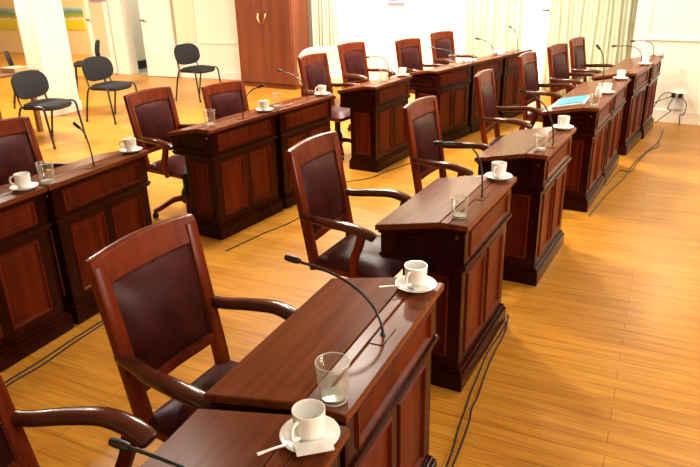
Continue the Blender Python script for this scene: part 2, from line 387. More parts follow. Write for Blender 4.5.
# ------------------------------------------------------------------ armchairs
def make_armchair():
    r = empty('armchair')
    px_ = lambda z: -(z - .67) * .17 if z > .42 else .0425
    HB = .985; hw = .222
    for sg in (-1, 1):
        zs = [.40, .47, .58, .67, .78, .88, HB - .02]
        pts = [(px_(z), sg * (hw - .026 + (z - .67) * .012), z) for z in zs]
        MB().sweep(pts, [.028, .028, .027, .027, .026, .026, .025], [.020] * 7, 10, 4, up=(1, 0, 0)).build('back_post', 'chair', r, smooth=True, bevel=0)
    # crest rail, bowed backwards and gently arched
    b = MB(); n = 12; vs = []; fs = []
    for i in range(n + 1):
        y = -hw + 2 * hw * i / n; q = 1 - (y / hw) ** 2
        for dz, dx in ((-.085, -.015), (-.085, .017), (0, .015), (.004, .008), (.004, -.012), (0, -.018)):
            z = HB + dz + (.012 * q if dz > -.01 else .004 * q)
            vs.append((px_(z) + dx - .016 * q, y, z))
    for i in range(n):
        for j in range(6): fs.append((i * 6 + j, i * 6 + (j + 1) % 6, (i + 1) * 6 + (j + 1) % 6, (i + 1) * 6 + j))
    fs += [tuple(range(6)), tuple(n * 6 + j for j in range(6))]
    b.add(vs, fs).build('crest_rail', 'chair', r, smooth=True, bevel=.004)
    b = MB(); b.sweep([(px_(.545), -hw + .03, .545), (px_(.545) - .01, 0, .545), (px_(.545), hw - .03, .545)], [.014] * 3, [.02] * 3, 8, 4)
    b.build('lower_rail', 'chair', r, smooth=True)
    # padded back
    iw = hw - .047; z0, z1 = .562, HB - .082; nu, nv = 12, 12
    def pad(side, bulge):
        vs = []
        for i in range(nu + 1):
            for j in range(nv + 1):
                y = -iw + 2 * iw * i / nu; z = z0 + (z1 - z0) * j / nv
                e = (1 - (2 * i / nu - 1) ** 6) * (1 - (2 * j / nv - 1) ** 6); c = (1 - (2 * i / nu - 1) ** 2) * (1 - (2 * j / nv - 1) ** 2)
                q = 1 - (y / hw) ** 2
                vs.append((px_(z) - .012 * q + side * (.008 + bulge * (.55 * e + .45 * c)), y, z))
        return vs
    f = [(i * (nv + 1) + j, (i + 1) * (nv + 1) + j, (i + 1) * (nv + 1) + j + 1, i * (nv + 1) + j + 1) for i in range(nu) for j in range(nv)]
    b = MB(); A = pad(1, .032); B = pad(-1, .008); o = len(A)
    b.add(A + B, f + [tuple(q + o for q in reversed(x)) for x in f])
    rim = [i * (nv + 1) for i in range(nu + 1)] + [nu * (nv + 1) + j for j in range(1, nv + 1)] + [i * (nv + 1) + nv for i in range(nu - 1, -1, -1)] + [j for j in range(nv - 1, 0, -1)]
    b.f += [(rim[i], rim[(i + 1) % len(rim)], rim[(i + 1) % len(rim)] + o, rim[i] + o) for i in range(len(rim))]
    back = b.build('back_cushion', 'leather', r, smooth=True); back['label'] = 'burgundy leather back padding'
    b = MB(); per = []
    for i in range(26): per.append((-iw + 2 * iw * i / 26, z0)); per.append((-iw + 2 * iw * i / 26, z1))
    for j in range(27): per.append((-iw, z0 + (z1 - z0) * j / 26)); per.append((iw, z0 + (z1 - z0) * j / 26))
    for y, z in per:
        y *= .975; z = (z - (z0 + z1) / 2) * .98 + (z0 + z1) / 2
        x = px_(z) - .012 * (1 - (y / hw) ** 2) + .0125; q = .0036
        b.add([(x + q, y, z), (x, y + q, z), (x, y, z + q), (x, y - q, z), (x, y, z - q), (x - q, y, z)],
              [(0, 1, 2), (0, 2, 3), (0, 3, 4), (0, 4, 1), (5, 2, 1), (5, 3, 2), (5, 4, 3), (5, 1, 4)])
    t = b.build('nail_trim', 'nail', back); t['label'] = 'row of small brass upholstery nails'
    # seat
    b = MB(); b.add([(.03, -.205, .395), (.03, .205, .395), (.44, .235, .395), (.44, -.235, .395), (.03, -.205, .435), (.03, .205, .435), (.44, .235, .435), (.44, -.235, .435)],
                    [(0, 1, 2, 3), (4, 7, 6, 5), (0, 4, 5, 1), (1, 5, 6, 2), (2, 6, 7, 3), (3, 7, 4, 0)])
    b.build('seat_frame', 'chair', r, bevel=.008)
    b = MB(); vs = []; N = 12
    for i in range(N + 1):
        for j in range(N + 1):
            x = .03 + .425 * i / N; hwid = .205 + .035 * i / N; y = -hwid + 2 * hwid * j / N
            e = (1 - (2 * i / N - 1) ** 6) * (1 - (2 * j / N - 1) ** 6); c = (1 - (2 * i / N - 1) ** 2) * (1 - (2 * j / N - 1) ** 2)
            vs.append((x, y, .437 + .034 * e + .018 * c))
    f = [(i * (N + 1) + j, (i + 1) * (N + 1) + j, (i + 1) * (N + 1) + j + 1, i * (N + 1) + j + 1) for i in range(N) for j in range(N)]
    b.add(vs, f)
    b.add([(x, y, .43) for x, y, z in vs], [tuple(reversed(q)) for q in f])
    o = len(vs); rim = [i * (N + 1) for i in range(N + 1)] + [N * (N + 1) + j for j in range(1, N + 1)] + [i * (N + 1) + N for i in range(N - 1, -1, -1)] + [j for j in range(N - 1, 0, -1)]
    b.f += [(rim[i], rim[(i + 1) % len(rim)], rim[(i + 1) % len(rim)] + o, rim[i] + o) for i in range(len(rim))]
    c = b.build('seat', 'leather', r, smooth=True); c['label'] = 'burgundy leather seat cushion'
    for sg in (-1, 1):
        P = spline([(-.012, sg * .205, .672), (.06, sg * .218, .668), (.15, sg * .243, .672), (.25, sg * .258, .676), (.32, sg * .255, .665), (.37, sg * .246, .648), (.396, sg * .240, .632)], 5)
        k = len(P); ws = [.019 + .011 * min(1, i / (k * .55)) for i in range(k)]; hs = [.018 + .002 * math.sin(PI * i / k) for i in range(k)]
        ws[-1] *= .62; hs[-1] *= .6; ws[-2] *= .93
        MB().sweep(P, ws, hs, 14, 2.7).build('armrest', 'arm', r, smooth=True)
        P = spline([(.335, sg * .248, .652), (.315, sg * .246, .58), (.285, sg * .24, .50), (.29, sg * .236, .43), (.31, sg * .236, .40)], 4)
        MB().sweep(P, [.017] * len(P), [.021] * len(P), 8, 4, up=(1, 0, 0)).build('arm_support', 'chair', r, smooth=True)
    cx = .235
    b = MB(); b.lathe([(.075, .398), (.06, .375), (.032, .36), (.03, .24), (.05, .20), (.055, .12), (.03, .09)], 18, cx, 0); b.build('pedestal', 'black_plastic', r, smooth=True)
    for i in range(4):
        a = PI / 4 + i * PI / 2; ca, sa = math.cos(a), math.sin(a)
        P = spline([(cx + ca * .03, sa * .03, .15), (cx + ca * .12, sa * .12, .135), (cx + ca * .21, sa * .21, .085), (cx + ca * .265, sa * .265, .06)], 4)
        leg = MB().sweep(P, [.022] * len(P), [.024 - .006 * j / len(P) for j in range(len(P))], 8, 4).build('leg', 'chair', r, smooth=True)
        b = MB(); b.sweep([(cx + ca * .262 - sa * .014, sa * .262 + ca * .014, .024), (cx + ca * .262 + sa * .014, sa * .262 - ca * .014, .024)], [.024] * 2, [.024] * 2, 14, 2)
        b.box(cx + ca * .262 - .008, cx + ca * .262 + .008, sa * .262 - .008, sa * .262 + .008, .03, .062)
        b.build('caster', 'black_plastic', leg, smooth=True)
    return r
CH = dict(C1=(-.975, 1.215, 15), C2=(-.610, 1.872, 29.0), C3=(-.123, 3.074, 28.3), C4=(.510, 4.016, 31), C5=(1.146, 5.163, 27), C6=(1.788, 6.288, 34), C7=(2.282, 6.954, 41), C8=(2.70, 7.58, 37),
          CLa=(-2.065, 3.83, 26), CLb=(-1.468, 4.945, 31), CLc=(-1.07, 5.84, 45), CLd=(-.287, 6.685, 35.8), CLe=(.115, 7.753, 42.2), CLf=(.80, 8.02, 45), CLg=(1.335, 8.9, 48))
CLAB = dict(C1='wooden armchair at bottom left corner, only arm and dark back edge showing',
            C2='wooden armchair with studded leather back, nearest whole chair, at the tumbler desk',
            C3='wooden armchair second whole one of front row, before the third nearest desk',
            C4='wooden armchair pulled up to fourth nearest desk of front row',
            C5='wooden armchair behind the desk with the cyan folder',
            C6='wooden armchair standing just behind the folder, third from end of front row',
            C7='wooden armchair before the pale curtain, last but one in front row',
            C8='wooden armchair farthest in front row, against the wide pale curtain',
            CLa='wooden armchair cut by left edge, behind two nearest back row desks',
            CLb='wooden swivel armchair in the nearest gap of the back row, seat showing',
            CLc='low wooden armchair behind third nearest back row desk, below the wardrobe',
            CLd='wooden armchair in front of the cream chair, beside the wardrobe',
            CLe='wooden armchair with curved arm behind fifth nearest back row desk',
            CLf='wooden armchair against white wall, second from far end of back row',
            CLg='wooden armchair farthest in back row, against white wall near curtain')
proto = make_armchair(); first = True
for k, (x, y, t) in CH.items():
    o = proto if first else copy_tree(proto); first = False
    o.location = (x, y, 0); o.rotation_euler = (0, 0, -math.radians(t))
    tag(o, CLAB[k], 'armchair', 'leather armchairs of the front row' if k[1] != 'L' else 'leather armchairs of the back row')
    if k == 'CLb': o.scale = (1, 1.03, .965)
    if k == 'CLa': o.scale = (1, 1.02, .975)
    if k == 'CLc':
        o.scale = (1.0, 1.0, .865)

# ------------------------------------------------------------------ black visitor chairs
def make_visitor():
    r = empty('visitor_chair')
    b = MB(); n = 28; rings = []
    def oval(s):
        return [(s * .262 * math.copysign(abs(math.cos(a)) ** .66, math.cos(a)), s * .155 * math.copysign(abs(math.sin(a)) ** .78, math.sin(a))) for a in (2 * PI * i / n for i in range(n))]
    vs = []
    for s, d in ((.001, -.020), (.80, -.020), (.97, -.014), (1, 0), (.97, .012), (.8, .018), (.001, .020)):
        for y, z in oval(s):
            vs.append((-.215 - z * .18 + d + .10 * (y * y) / .055 * .3, y, .665 + z))
    k = 7; fs = [(i * n + j, i * n + (j + 1) % n, (i + 1) * n + (j + 1) % n, (i + 1) * n + j) for i in range(k - 1) for j in range(n)]
    b.add(vs, fs + [tuple(range(n)), tuple((k - 1) * n + j for j in range(n))]).build('backrest', 'black_fabric', r, smooth=True)
    b = MB(); vs = []
    for s, z in ((.001, .418), (.93, .42), (1, .442), (.97, .470), (.8, .484), (.001, .482)):
        for a in (2 * PI * i / n for i in range(n)):
            x = .215 * math.copysign(abs(math.cos(a)) ** .6, math.cos(a)) * s; y = .235 * math.copysign(abs(math.sin(a)) ** .6, math.sin(a)) * s
            vs.append((x + .01, y, z - (.018 * max(0, x / .215) ** 3)))
    k = 6; fs = [(i * n + j, i * n + (j + 1) % n, (i + 1) * n + (j + 1) % n, (i + 1) * n + j) for i in range(k - 1) for j in range(n)]
    b.add(vs, fs + [tuple(range(n)), tuple((k - 1) * n + j for j in range(n))]).build('seat', 'black_fabric', r, smooth=True)
    for sg in (-1, 1):
        MB().tube(spline([(.235, sg * .255, .012), (.20, sg * .25, .30), (.185, sg * .248, .425), (.15, sg * .245, .455), (.06, sg * .243, .458)], 5), .0125).build('front_leg', 'black_metal', r, smooth=True)
        MB().tube(spline([(-.27, sg * .255, .012), (-.20, sg * .25, .30), (-.155, sg * .246, .425), (-.10, sg * .244, .455), (.06, sg * .243, .458)], 5), .0125).build('rear_leg', 'black_metal', r, smooth=True)
        MB().tube(spline([(-.06, sg * .20, .425), (-.15, sg * .20, .43), (-.195, sg * .20, .50), (-.215, sg * .195, .62)], 5), .011).build('back_support', 'black_metal', r, smooth=True)
        for x in (.235, -.27):
            b = MB(); b.lathe([(.015, 0), (.016, .03), (.012, .034)], 12, x, sg * .255); b.build('foot_cap', 'black_plastic', r)
    b = MB(); b.tube([(.10, -.245, .432), (.10, .245, .432)], .010); b.tube([(-.10, -.245, .432), (-.10, .245, .432)], .010); b.build('cross_bar', 'black_metal', r, smooth=True)
    return r
proto = make_visitor()
vis = [((-3.43, 7.42), 110, 'black visitor chair nearest the left edge, in front of the white pillar'),
       ((-3.12, 8.68), 116, 'black visitor chair right of the pillar, before the white door'),
       ((-2.27, 10.12), 122, 'black visitor chair farthest back, standing alone near the wardrobe'),
       (tuple(at(84.5, 48, .70))[:2], 247, 'black visitor chair half hidden beside the white pillar, side on'),
       (tuple(at(24.5, 60, .665))[:2], 64, 'black visitor chair seen edge on behind the brown table, hidden by the pillar')]
for i, ((x, y), az, lb) in enumerate(vis):
    o = proto if i == 0 else copy_tree(proto)
    o.location = (x, y, 0); o.rotation_euler = (0, 0, PI / 2 - math.radians(az)); tag(o, lb, 'chair', 'black visitor chairs')

# ------------------------------------------------------------------ crockery, glasses, microphones
def make_cup():
    r = empty('coffee_cup')
    MB().lathe([(.001, .002), (.026, .001), (.029, .004), (.0335, .02), (.0355, .045), (.0365, .070), (.0362, .0725), (.0345, .0725), (.0335, .066), (.032, .03), (.027, .009), (.001, .008)], 32).build('body', 'china', r, smooth=True)
    P = spline([(.033, 0, .060), (.048, 0, .060), (.057, 0, .046), (.053, 0, .028), (.034, 0, .018)], 5)
    MB().sweep(P, [.005] * len(P), [.0035] * len(P), 8, 2, up=(0, 1, 0)).build('handle', 'china', r, smooth=True)
    MB().lathe([(.001, .0122), (.0285, .0122), (.0285, .0118), (.001, .0118)], 24).build('coffee', 'coffee', r)
    return r
def make_saucer():
    return MB().lathe([(.001, .004), (.032, .0035), (.036, 0), (.041, 0), (.052, .008), (.066, .0155), (.0665, .0170), (.0645, .0175), (.050, .0115), (.040, .0075), (.034, .0065), (.001, .0062)], 36).build('saucer', 'china', smooth=True)
def make_glass(h=.105, r0=.033, r1=.041):
    o = MB().lathe([(.001, 0), (r0 - .002, 0), (r0, .003), (r1, h - .001), (r1 - .0008, h), (r1 - .0016, h - .001), (r0 - .0012, .013), (.001, .011)], 32).build('drinking_glass', 'glass', smooth=True)
    tor = [(r1 - .0008 + .0013 * math.cos(a), h - .0005 + .0013 * math.sin(a)) for a in (2 * PI * i / 8 for i in range(8))]
    MB().lathe(tor + [tor[0]], 32).build('rim', 'glassrim', o, smooth=True)
    tor = [(r0 - .0012 + .0018 * math.cos(a), .003 + .0022 * math.sin(a)) for a in (2 * PI * i / 8 for i in range(8))]
    MB().lathe(tor + [tor[0]], 32).build('base', 'glassrim', o, smooth=True)
    MB().lathe([(.001, .0105), (r0 - .0022, .0125), (r0 - .0022, .0131), (.001, .0115)], 32).build('bottom', 'glassrim', o, smooth=True)
    return o
def make_spoon(name='spoon'):
    b = MB(); b.sweep(spline([(0, 0, 0), (.03, 0, .004), (.07, 0, .006)], 4), [.005, .004, .0035, .003, .003, .003, .003, .004, .005], [.0022] * 9, 8, 2.4)
    b.lathe([(.001, -.003), (.010, 0), (.013, .003), (.012, .003), (.001, -.001)], 14, -.012, 0, .002)
    return b.build(name, 'china', smooth=True)
cup0, sau0, gl0, sp0 = make_cup(), make_saucer(), make_glass(), make_spoon()
used = set()
def inst(proto, loc, rotz=0, sc=None):
    if proto.name in used: o = copy_tree(proto)
    else: used.add(proto.name); o = proto
    o.location = loc; o.rotation_euler = (0, 0, rotz)
    if sc: o.scale = sc
    return o
CUPS = dict(R1=(311, 438), R2=(418, 285), R3=(500, 174), R4=(566, 126), R5=(609, 91), R6=(624, 72), R7=(648, 63), R8=(664, 54),
            La=(24, 184), Lb=(130, 147), Lc=(265, 106), Ld=(322, 91), Le=(406, 74))
for k, (px, py) in CUPS.items():
    s = spot(k, px, py, .094 if k in ('R5', 'R7') else .068); w = 'with a white saucer' if 0 else ''
    v, u = dvec(k)
    if k != 'R8':
        p = s.copy(); a = (p - Vector((DESK[k][0], DESK[k][1], 0))).dot(v); p += v * (min(max(a, BX + .045), D2 - .035) - a)
        o = inst(sau0, p); tag(o, 'white china saucer under the cup on ' + WHERE[k], 'saucer', 'white saucers')
        c = p + Vector((0, 0, .0072))
    else: c = s
    hz = PI + .25 if k[0] == 'L' else math.atan2(-.8, -.6)
    o = inst(cup0, c, hz); tag(o, ('white coffee cup without saucer on ' if k == 'R8' else 'white coffee cup on saucer on ') + WHERE[k], 'cup', 'white coffee cups')
    if k in ('R1', 'R2', 'R3'):
        d = Vector((-.98, -.2, 0)) if k != 'R1' else Vector((-.86, -.5, 0))
        o = inst(sp0, c + d * .052 + Vector((0, 0, .0118)) + (Vector((.0, -.012, 0))), math.atan2(d.y, d.x)); tag(o, 'white spoon lying on the saucer on ' + WHERE[k], 'spoon', 'spoons on saucers')
    if k in ('R1', 'R3', 'R2'):
        b = MB(); b.add([(-.04, -.018, 0), (.04, -.018, .0), (.04, .018, .001), (-.04, .018, .001), (-.04, -.018, .003), (.04, -.018, .003), (.04, .018, .004), (-.04, .018, .004)],
                        [(0, 3, 2, 1), (4, 5, 6, 7), (0, 1, 5, 4), (1, 2, 6, 5), (2, 3, 7, 6), (3, 0, 4, 7)])
        sc = 1 if k == 'R1' else .6
        o = b.build('sugar_packet', 'paper', loc=c + Vector((.012, -.05 if k == 'R1' else -.046, .0108)), rotz=.22); o.scale = (sc, sc, 1)
        tag(o, 'white sugar packet on saucer on ' + WHERE[k], 'packet', 'sugar packets')
GLS = dict(R2=(334, 399), R3=(459, 217), R4=(540, 150), R5=(594, 106), Lb=(47, 183), Lc=(209, 125), Ld=(278, 107), Le=(374, 80), Lf=(437, 64), Lh=(507, 51))
for k, (px, py) in GLS.items():
    sc = (1, 1, 1)
    if k in ('R3', 'R4', 'R5'): sc = (.9, .9, .82)
    o = inst(gl0, spot(k, px, py, .045), 0, sc); tag(o, {'R2': 'empty clear tall tumbler', 'Ld': 'clear glass tumbler beside a cup'}.get(k, 'clear drinking glass') + ' standing on ' + WHERE[k], 'glass', 'drinking glasses')
MIC = dict(R1=((222, 500), (128, 447)), R2=((383, 336), (299, 261)), R3=((482, 197), (443, 143)), R4=((553, 146), (527, 93)), R5=((614, 80), (600, 49)), R7=((637, 63), (616, 46)), R8=((654, 55), (635, 41)),
           Lb=((94, 166), (80, 128)), Lc=((243, 118), (258, 87)), Ld=((298, 97), (281, 71)), Le=((389, 79), (369, 57)), Lf=((446, 60), (434, 48)), Lg=((484, 55), (479, 39)), Lh=((513, 50), (512, 28)))
for k, (bp_, tp) in MIC.items():
    v, u = dvec(k); p = spot(k, *bp_, .012 if k in ('R5', 'R7') else .03)
    n = u if k not in ('Lc', 'Lg', 'Lh', 'Lb') else Vector((0, 1, 0))
    tip = on_plane(*tp, p, n)
    if k == 'Lb': tip = on_plane(*tp, p, Vector((.3, 1, 0)).normalized())
    if k != 'R1': tip.z = max(tip.z, H + .1)
    if k in ('Lg', 'Lh'): tip.z = min(tip.z, H + .42)
    r = empty('gooseneck_microphone', p, 0)
    tag(r, 'black gooseneck microphone standing on ' + WHERE[k], 'microphone', 'gooseneck microphones')
    q = tip - p
    hz = Vector((q.x, q.y, 0)); rise = q.z
    P = bez((0, 0, .006), (hz.x * .02, hz.y * .02, rise * .62), (hz.x * .45, hz.y * .45, rise * .93), q * .985, 16)
    if k in ('Le', 'R7', 'R8', 'R3'): P = bez((0, 0, .006), (0, 0, rise * 1.05), (hz.x * .35, hz.y * .35, rise * 1.08), q, 16)
    b = MB(); b.tube(P, .0042); b.build('gooseneck', 'black_metal', r, smooth=True)
    d = (P[-1] - P[-3]).normalized()
    hd = MB(); hd.sweep([q - d * .004, q + d * .004, q + d * .03, q + d * .043, q + d * .047], [.0065, .0095, .0105, .009, .004], None, 12, 2); h_ = hd.build('head', 'black_plastic', r, smooth=True)
    if k in ('R7', 'Lc'):
        MB().sweep([q - d * .012, q - d * .003], [.008, .008], None, 12, 2).build('ring', 'red', h_, smooth=True)
    ang = -DESK[k][2]
    b = MB(); b.box(-.020, .020, *((-.05, .05) if k not in ('R5', 'R7') else (-.008, .008)), 0, .0022); o = b.build('base_plate', 'top', r, bevel=.0006); o.rotation_euler = (0, 0, ang)
    b = MB(); b.lathe([(.0075, .002), (.007, .008), (.0045, .011)], 14); b.build('collar', 'black_plastic', r, smooth=True)
    if k == 'R4':
        b = MB(); b.lathe([(.004, .006), (.003, .009)], 10, -.004, -.025); b.build('indicator_light', 'led', r)

# folder, papers, bottle on the fifth desk
zf = lambda px, py: at(px, py, .79)
v, u = dvec('R5'); c5 = Vector((DESK['R5'][0], DESK['R5'][1], 0)); sl = math.atan2(H - HU, BX + D2)
def slab_on_flap(name, mat, a, b_, w, d, h, up, tilt=sl, yaw=0):
    o = MB().box(-d / 2, d / 2, -w / 2, w / 2, 0, h).build(name, mat, bevel=.001)
    p = c5 + v * a + u * b_; p.z = HU + (a + D2) / (BX + D2) * (H - HU) + up + .0025
    o.matrix_world = Matrix.Translation(p) @ Matrix.Rotation(-DESK['R5'][2] + yaw, 4, 'Z') @ Matrix.Rotation(-tilt, 4, 'Y')
    return o
tag(slab_on_flap('paper_stack', 'paper', -.045, -.11, .32, .23, .016, 0, yaw=.06), 'stack of white papers under the cyan folder on the front row desk', 'papers')
fo = tag(slab_on_flap('folder', 'cyan', -.045, -.10, .30, .205, .006, .017, yaw=.06), 'bright cyan printed folder lying on white papers on a front row desk', 'folder')
b = MB(); b.box(-.05, .06, -.12, .10, .006, .0066); b.build('cover_print', 'cyan2', fo)
p = spot('R5', 601, 97, .02) - dvec('R5')[0] * .02; r = empty('bottle', p); tag(r, 'small whitish plastic bottle beside the cyan folder', 'bottle')
MB().lathe([(.022, 0), (.024, .004), (.024, .06), (.018, .075), (.010, .085), (.010, .09)], 20).build('body', 'bottle', r, smooth=True)
MB().lathe([(.011, .088), (.011, .105), (.009, .107)], 16).build('cap', 'china', r, smooth=True)
for k, px, lb in (('Lg', (497, 53), 'crumpled white papers lying on seventh nearest back row desk'), ('Lf', (463, 60), 'white note papers lying on sixth nearest back row desk by microphone')):
    b = MB(); N = 7; vs = []
    for i in range(N):
        for j in range(N):
            vs.append((-.07 + .14 * i / (N - 1), -.06 + .12 * j / (N - 1), .006 + random.random() * (.07 if k == 'Lg' else .02)))
    f = [(i * N + j, (i + 1) * N + j, (i + 1) * N + j + 1, i * N + j + 1) for i in range(N - 1) for j in range(N - 1)]
    b.add(vs, f); o = b.build('crumpled_paper', 'paper', smooth=False); md = o.modifiers.new('s', 'SOLIDIFY'); md.thickness = .001
    q = spot(k, *px, .07); v_, u_ = dvec(k); q += u_ * (.12 if k == 'Lg' else .17); o.location = q; o.location.z -= .005; tag(o, lb, 'paper')

# ------------------------------------------------------------------ room shell
E1 = Vector((math.sin(AZ), math.cos(AZ), 0)); E2 = Vector((-math.cos(AZ), math.sin(AZ), 0))
def room(e1, e2, z=0): p = E1 * e1 + E2 * e2; return Vector((p.x, p.y, z))
RZ = math.atan2(E1.y, E1.x)
WB = 9.88                                   # e2 of the back wall
P0 = room(0, WB); N0 = E2
def rbox(name, mat, a0, a1, b0, b1, z0, z1, bevel=0, parent=None):
    return MB().box(a0, a1, b0, b1, z0, z1).build(name, mat, parent, bevel=bevel, loc=(0, 0, 0), rotz=RZ)
fl = struct(MB().box(-20, 14, -8, 26, -.1, 0).build('floor', 'floor'))
struct(rbox('ceiling', 'ceil', -19, 8, -4, 14.2, 3.7, 3.8))
def e1_at(px, py, pl=WB): return on_plane(px, py, room(0, pl), E2).dot(E1)
def z_at(px, py, pl=WB): return on_plane(px, py, room(0, pl), E2).z
xl = e1_at(90, 40) ; xo0 = e1_at(131, 60); xo1 = e1_at(151, 60)
wr = on_plane(629, 80, room(0, WB), E2).dot(E1)
# windows in the back wall behind the curtains
w1 = (e1_at(482, 40), e1_at(622, 40)); w2 = (e1_at(318, 30), e1_at(330, 30))
struct(rbox('wall_back', 'wall', xo1, w1[0], WB, WB + .15, 0, 3.7))
struct(rbox('wall_back_right', 'wall', w1[1], 8, WB, WB + .15, 0, 3.7))
struct(rbox('wall_above_window', 'wall', w1[0], w1[1], WB, WB + .15, 2.9, 3.7))
struct(rbox('wall_below_window', 'wall', w1[0], w1[1], WB, WB + .15, 0, .12))
struct(rbox('wall_above_door', 'wall', xl - .15, xo1, WB, WB + .15, 2.45, 3.7))
wi = struct(rbox('window_1', 'wallw', w1[0], w1[0] + .06, WB + .02, WB + .08, .12, 2.9))
mid_ = [e1_at(519, 40), e1_at(547, 40)]
rbox('window_frame', 'wallw', w1[1] - .06, w1[1], WB + .02, WB + .08, .12, 2.9).parent = wi
bpy.data.objects['window_frame'].matrix_parent_inverse = wi.matrix_basis.inverted()
o = rbox('pane', 'sky', w1[0] + .06, w1[1] - .06, WB + .045, WB + .055, .12, 2.9); o.parent = wi; o.matrix_parent_inverse = wi.matrix_basis.inverted()
for x_ in mid_:
    o = rbox('window_frame', 'wallw', x_ - .035, x_ + .035, WB + .02, WB + .08, .12, 2.9); o.parent = wi; o.matrix_parent_inverse = wi.matrix_basis.inverted()
o = rbox('handle', 'steel', mid_[1] - .10, mid_[1] + .0, WB - .02, WB + .01, 1.18, 1.21); o.parent = wi; o.matrix_parent_inverse = wi.matrix_basis.inverted()
# white end wall on the right, coming forward beside the last desk
q0 = at(668, 122.5, 0); A2 = math.radians(126); T2 = Vector((math.sin(A2), math.cos(A2), 0)); N2 = Vector((-T2.y, T2.x, 0))
if N2.dot(q0) < 0: N2 = -N2
a = on_plane(629, 70, q0, N2); s0 = (a - q0).dot(T2); RZ2 = math.atan2(T2.y, T2.x)
def ebox(name, mat, a0, a1, b0, b1, z0, z1, bevel=0): return MB().box(a0, a1, b0, b1, z0, z1).build(name, mat, bevel=bevel, loc=(q0.x, q0.y, 0), rotz=RZ2)
struct(ebox('wall_end', 'wall', s0, 6, 0, .5, 0, 3.7))
struct(ebox('baseboard_end', 'wallw', s0 + .02, 6, -.02, 0, 0, .15, .005))
zr = on_plane(670, 38.5, q0, N2).z
s1 = (on_plane(646, 38, q0, N2) - q0).dot(T2)
struct(ebox('trim_1', 'wallw', s1, 1.2, -.018, 0, zr - .025, zr + .012, .005))
struct(ebox('trim_2', 'wallw', s1, s1 + .03, -.012, 0, zr, 3.2, .004))
# other sides
struct(rbox('wall_left', 'yellow', -19, -18.85, -4, 14.2, 0, 3.7))
struct(rbox('wall_near', 'wall', -19, 8, -4.15, -4, 0, 3.7))
wa, wb_ = 1.2, 4.2
struct(rbox('wall_right', 'wall', 5.2, 5.35, -4, wa, 0, 3.7)); struct(rbox('wall_right_rear', 'wall', 5.2, 5.35, wb_, 7.6, 0, 3.7))
struct(rbox('wall_right_top', 'wall', 5.2, 5.35, wa, wb_, 2.1, 3.7)); struct(rbox('wall_right_bottom', 'wall', 5.2, 5.35, wa, wb_, 0, .35))
w2 = struct(rbox('added_side_window', 'wallw', 5.22, 5.3, wa, wa + .07, .35, 2.1))  # unseen window, added to light the front row from the right
for nm, mt_, y0, y1 in (('window_frame', 'wallw', wb_ - .07, wb_), ('window_frame', 'wallw', (wa + wb_) / 2 - .035, (wa + wb_) / 2 + .035), ('pane', 'sky', wa + .07, wb_ - .07)):
    o = rbox(nm, mt_, 5.25 if nm == 'pane' else 5.22, 5.27 if nm == 'pane' else 5.3, y0, y1, .35, 2.1); o.parent = w2; o.matrix_parent_inverse = w2.matrix_basis.inverted()
YW = 12.4
struct(rbox('wall_far', 'yellow', -19, xl + 1.0, YW, YW + .15, 0, 3.7))
# corridor seen through the open door
struct(rbox('wall_corridor', 'grey', xl + .4, xo1 + 2.5, WB + 1.75, WB + 1.9, 0, 3.7))
struct(rbox('floor_corridor', 'greyfloor', xl + .55, xo1 + 2.5, WB + .08, WB + 1.75, .0005, .004))
struct(rbox('wall_corridor_side', 'wallw', xl + .4, xl + .55, WB + .15, YW, 0, 3.7))
struct(rbox('baseboard_corridor', 'skirt', xl + .55, xo1 + 2.5, WB + 1.72, WB + 1.75, 0, .17))
struct(rbox('baseboard_side', 'skirt', xl + .55, xl + .57, WB + .15, WB + 1.72, 0, .17))
# baseboard + dado mouldings of the back wall
struct(rbox('baseboard_back', 'wallw', e1_at(180, 60), w1[0], WB - .02, WB, 0, .13, .005))
t0, t1, tz = e1_at(200, 43), e1_at(236, 43), z_at(220, 43)
struct(rbox('trim_3', 'wallw', t0, t1, WB - .02, WB, tz - .02, tz + .015, .005))
struct(rbox('trim_4', 'dado', e1_at(175, 20), e1_at(195, 20), WB - .012, WB, z_at(185, 42), 2.9, .004))
# doors
def door(n, x0, x1, b0, hz=2.35, glass='greenish', pz=.38, pw=.12, parent=None):
    y0, y1 = b0, b0 + .045
    b = MB(); b.box(x0, x0 + pw, y0, y1, .01, hz); b.box(x1 - pw, x1, y0, y1, .01, hz); b.box(x0 + pw, x1 - pw, y0, y1, .01, pz); b.box(x0 + pw, x1 - pw, y0, y1, hz - .15, hz)
    o = struct(b.build('door_%d' % n, 'wallw', loc=(0, 0, 0), rotz=RZ, bevel=.006))
    b = MB(); b.box(x0 + pw, x1 - pw, y0 + .015, y1 - .015, pz, hz - .15); p = b.build('panel', glass, o)
    b = MB(); b.box(x0 + .03, x0 + .14, y0 - .05, y0 - .035, 1.03, 1.05); b.box(x0 + .03, x0 + .05, y0 - .05, y0, 1.03, 1.05); b.build('door_handle', 'steel', o)
    return o
door(1, e1_at(97, 76), e1_at(119, 76), WB - .03, pz=.32)
door(2, e1_at(152, 76), e1_at(181, 76), WB - .10, glass='wallw', pz=.5, pw=.14)
jx0, jx1 = e1_at(120, 74), e1_at(132, 74)
struct(rbox('trim_5', 'wallw', jx0, jx1, WB - .04, WB + .2, 0, 2.5, .008))
# pillar
pc = at(52.5, 117, 0)
o = struct(MB().box(-.30, 0, 0, .52, 0, 3.7).build('pillar', 'wall', bevel=.008, loc=(pc.x, pc.y, 0), rotz=RZ))
MB().box(-.315, .015, -.015, .535, 0, .14).build('plinth', 'wallw', o, bevel=.006)

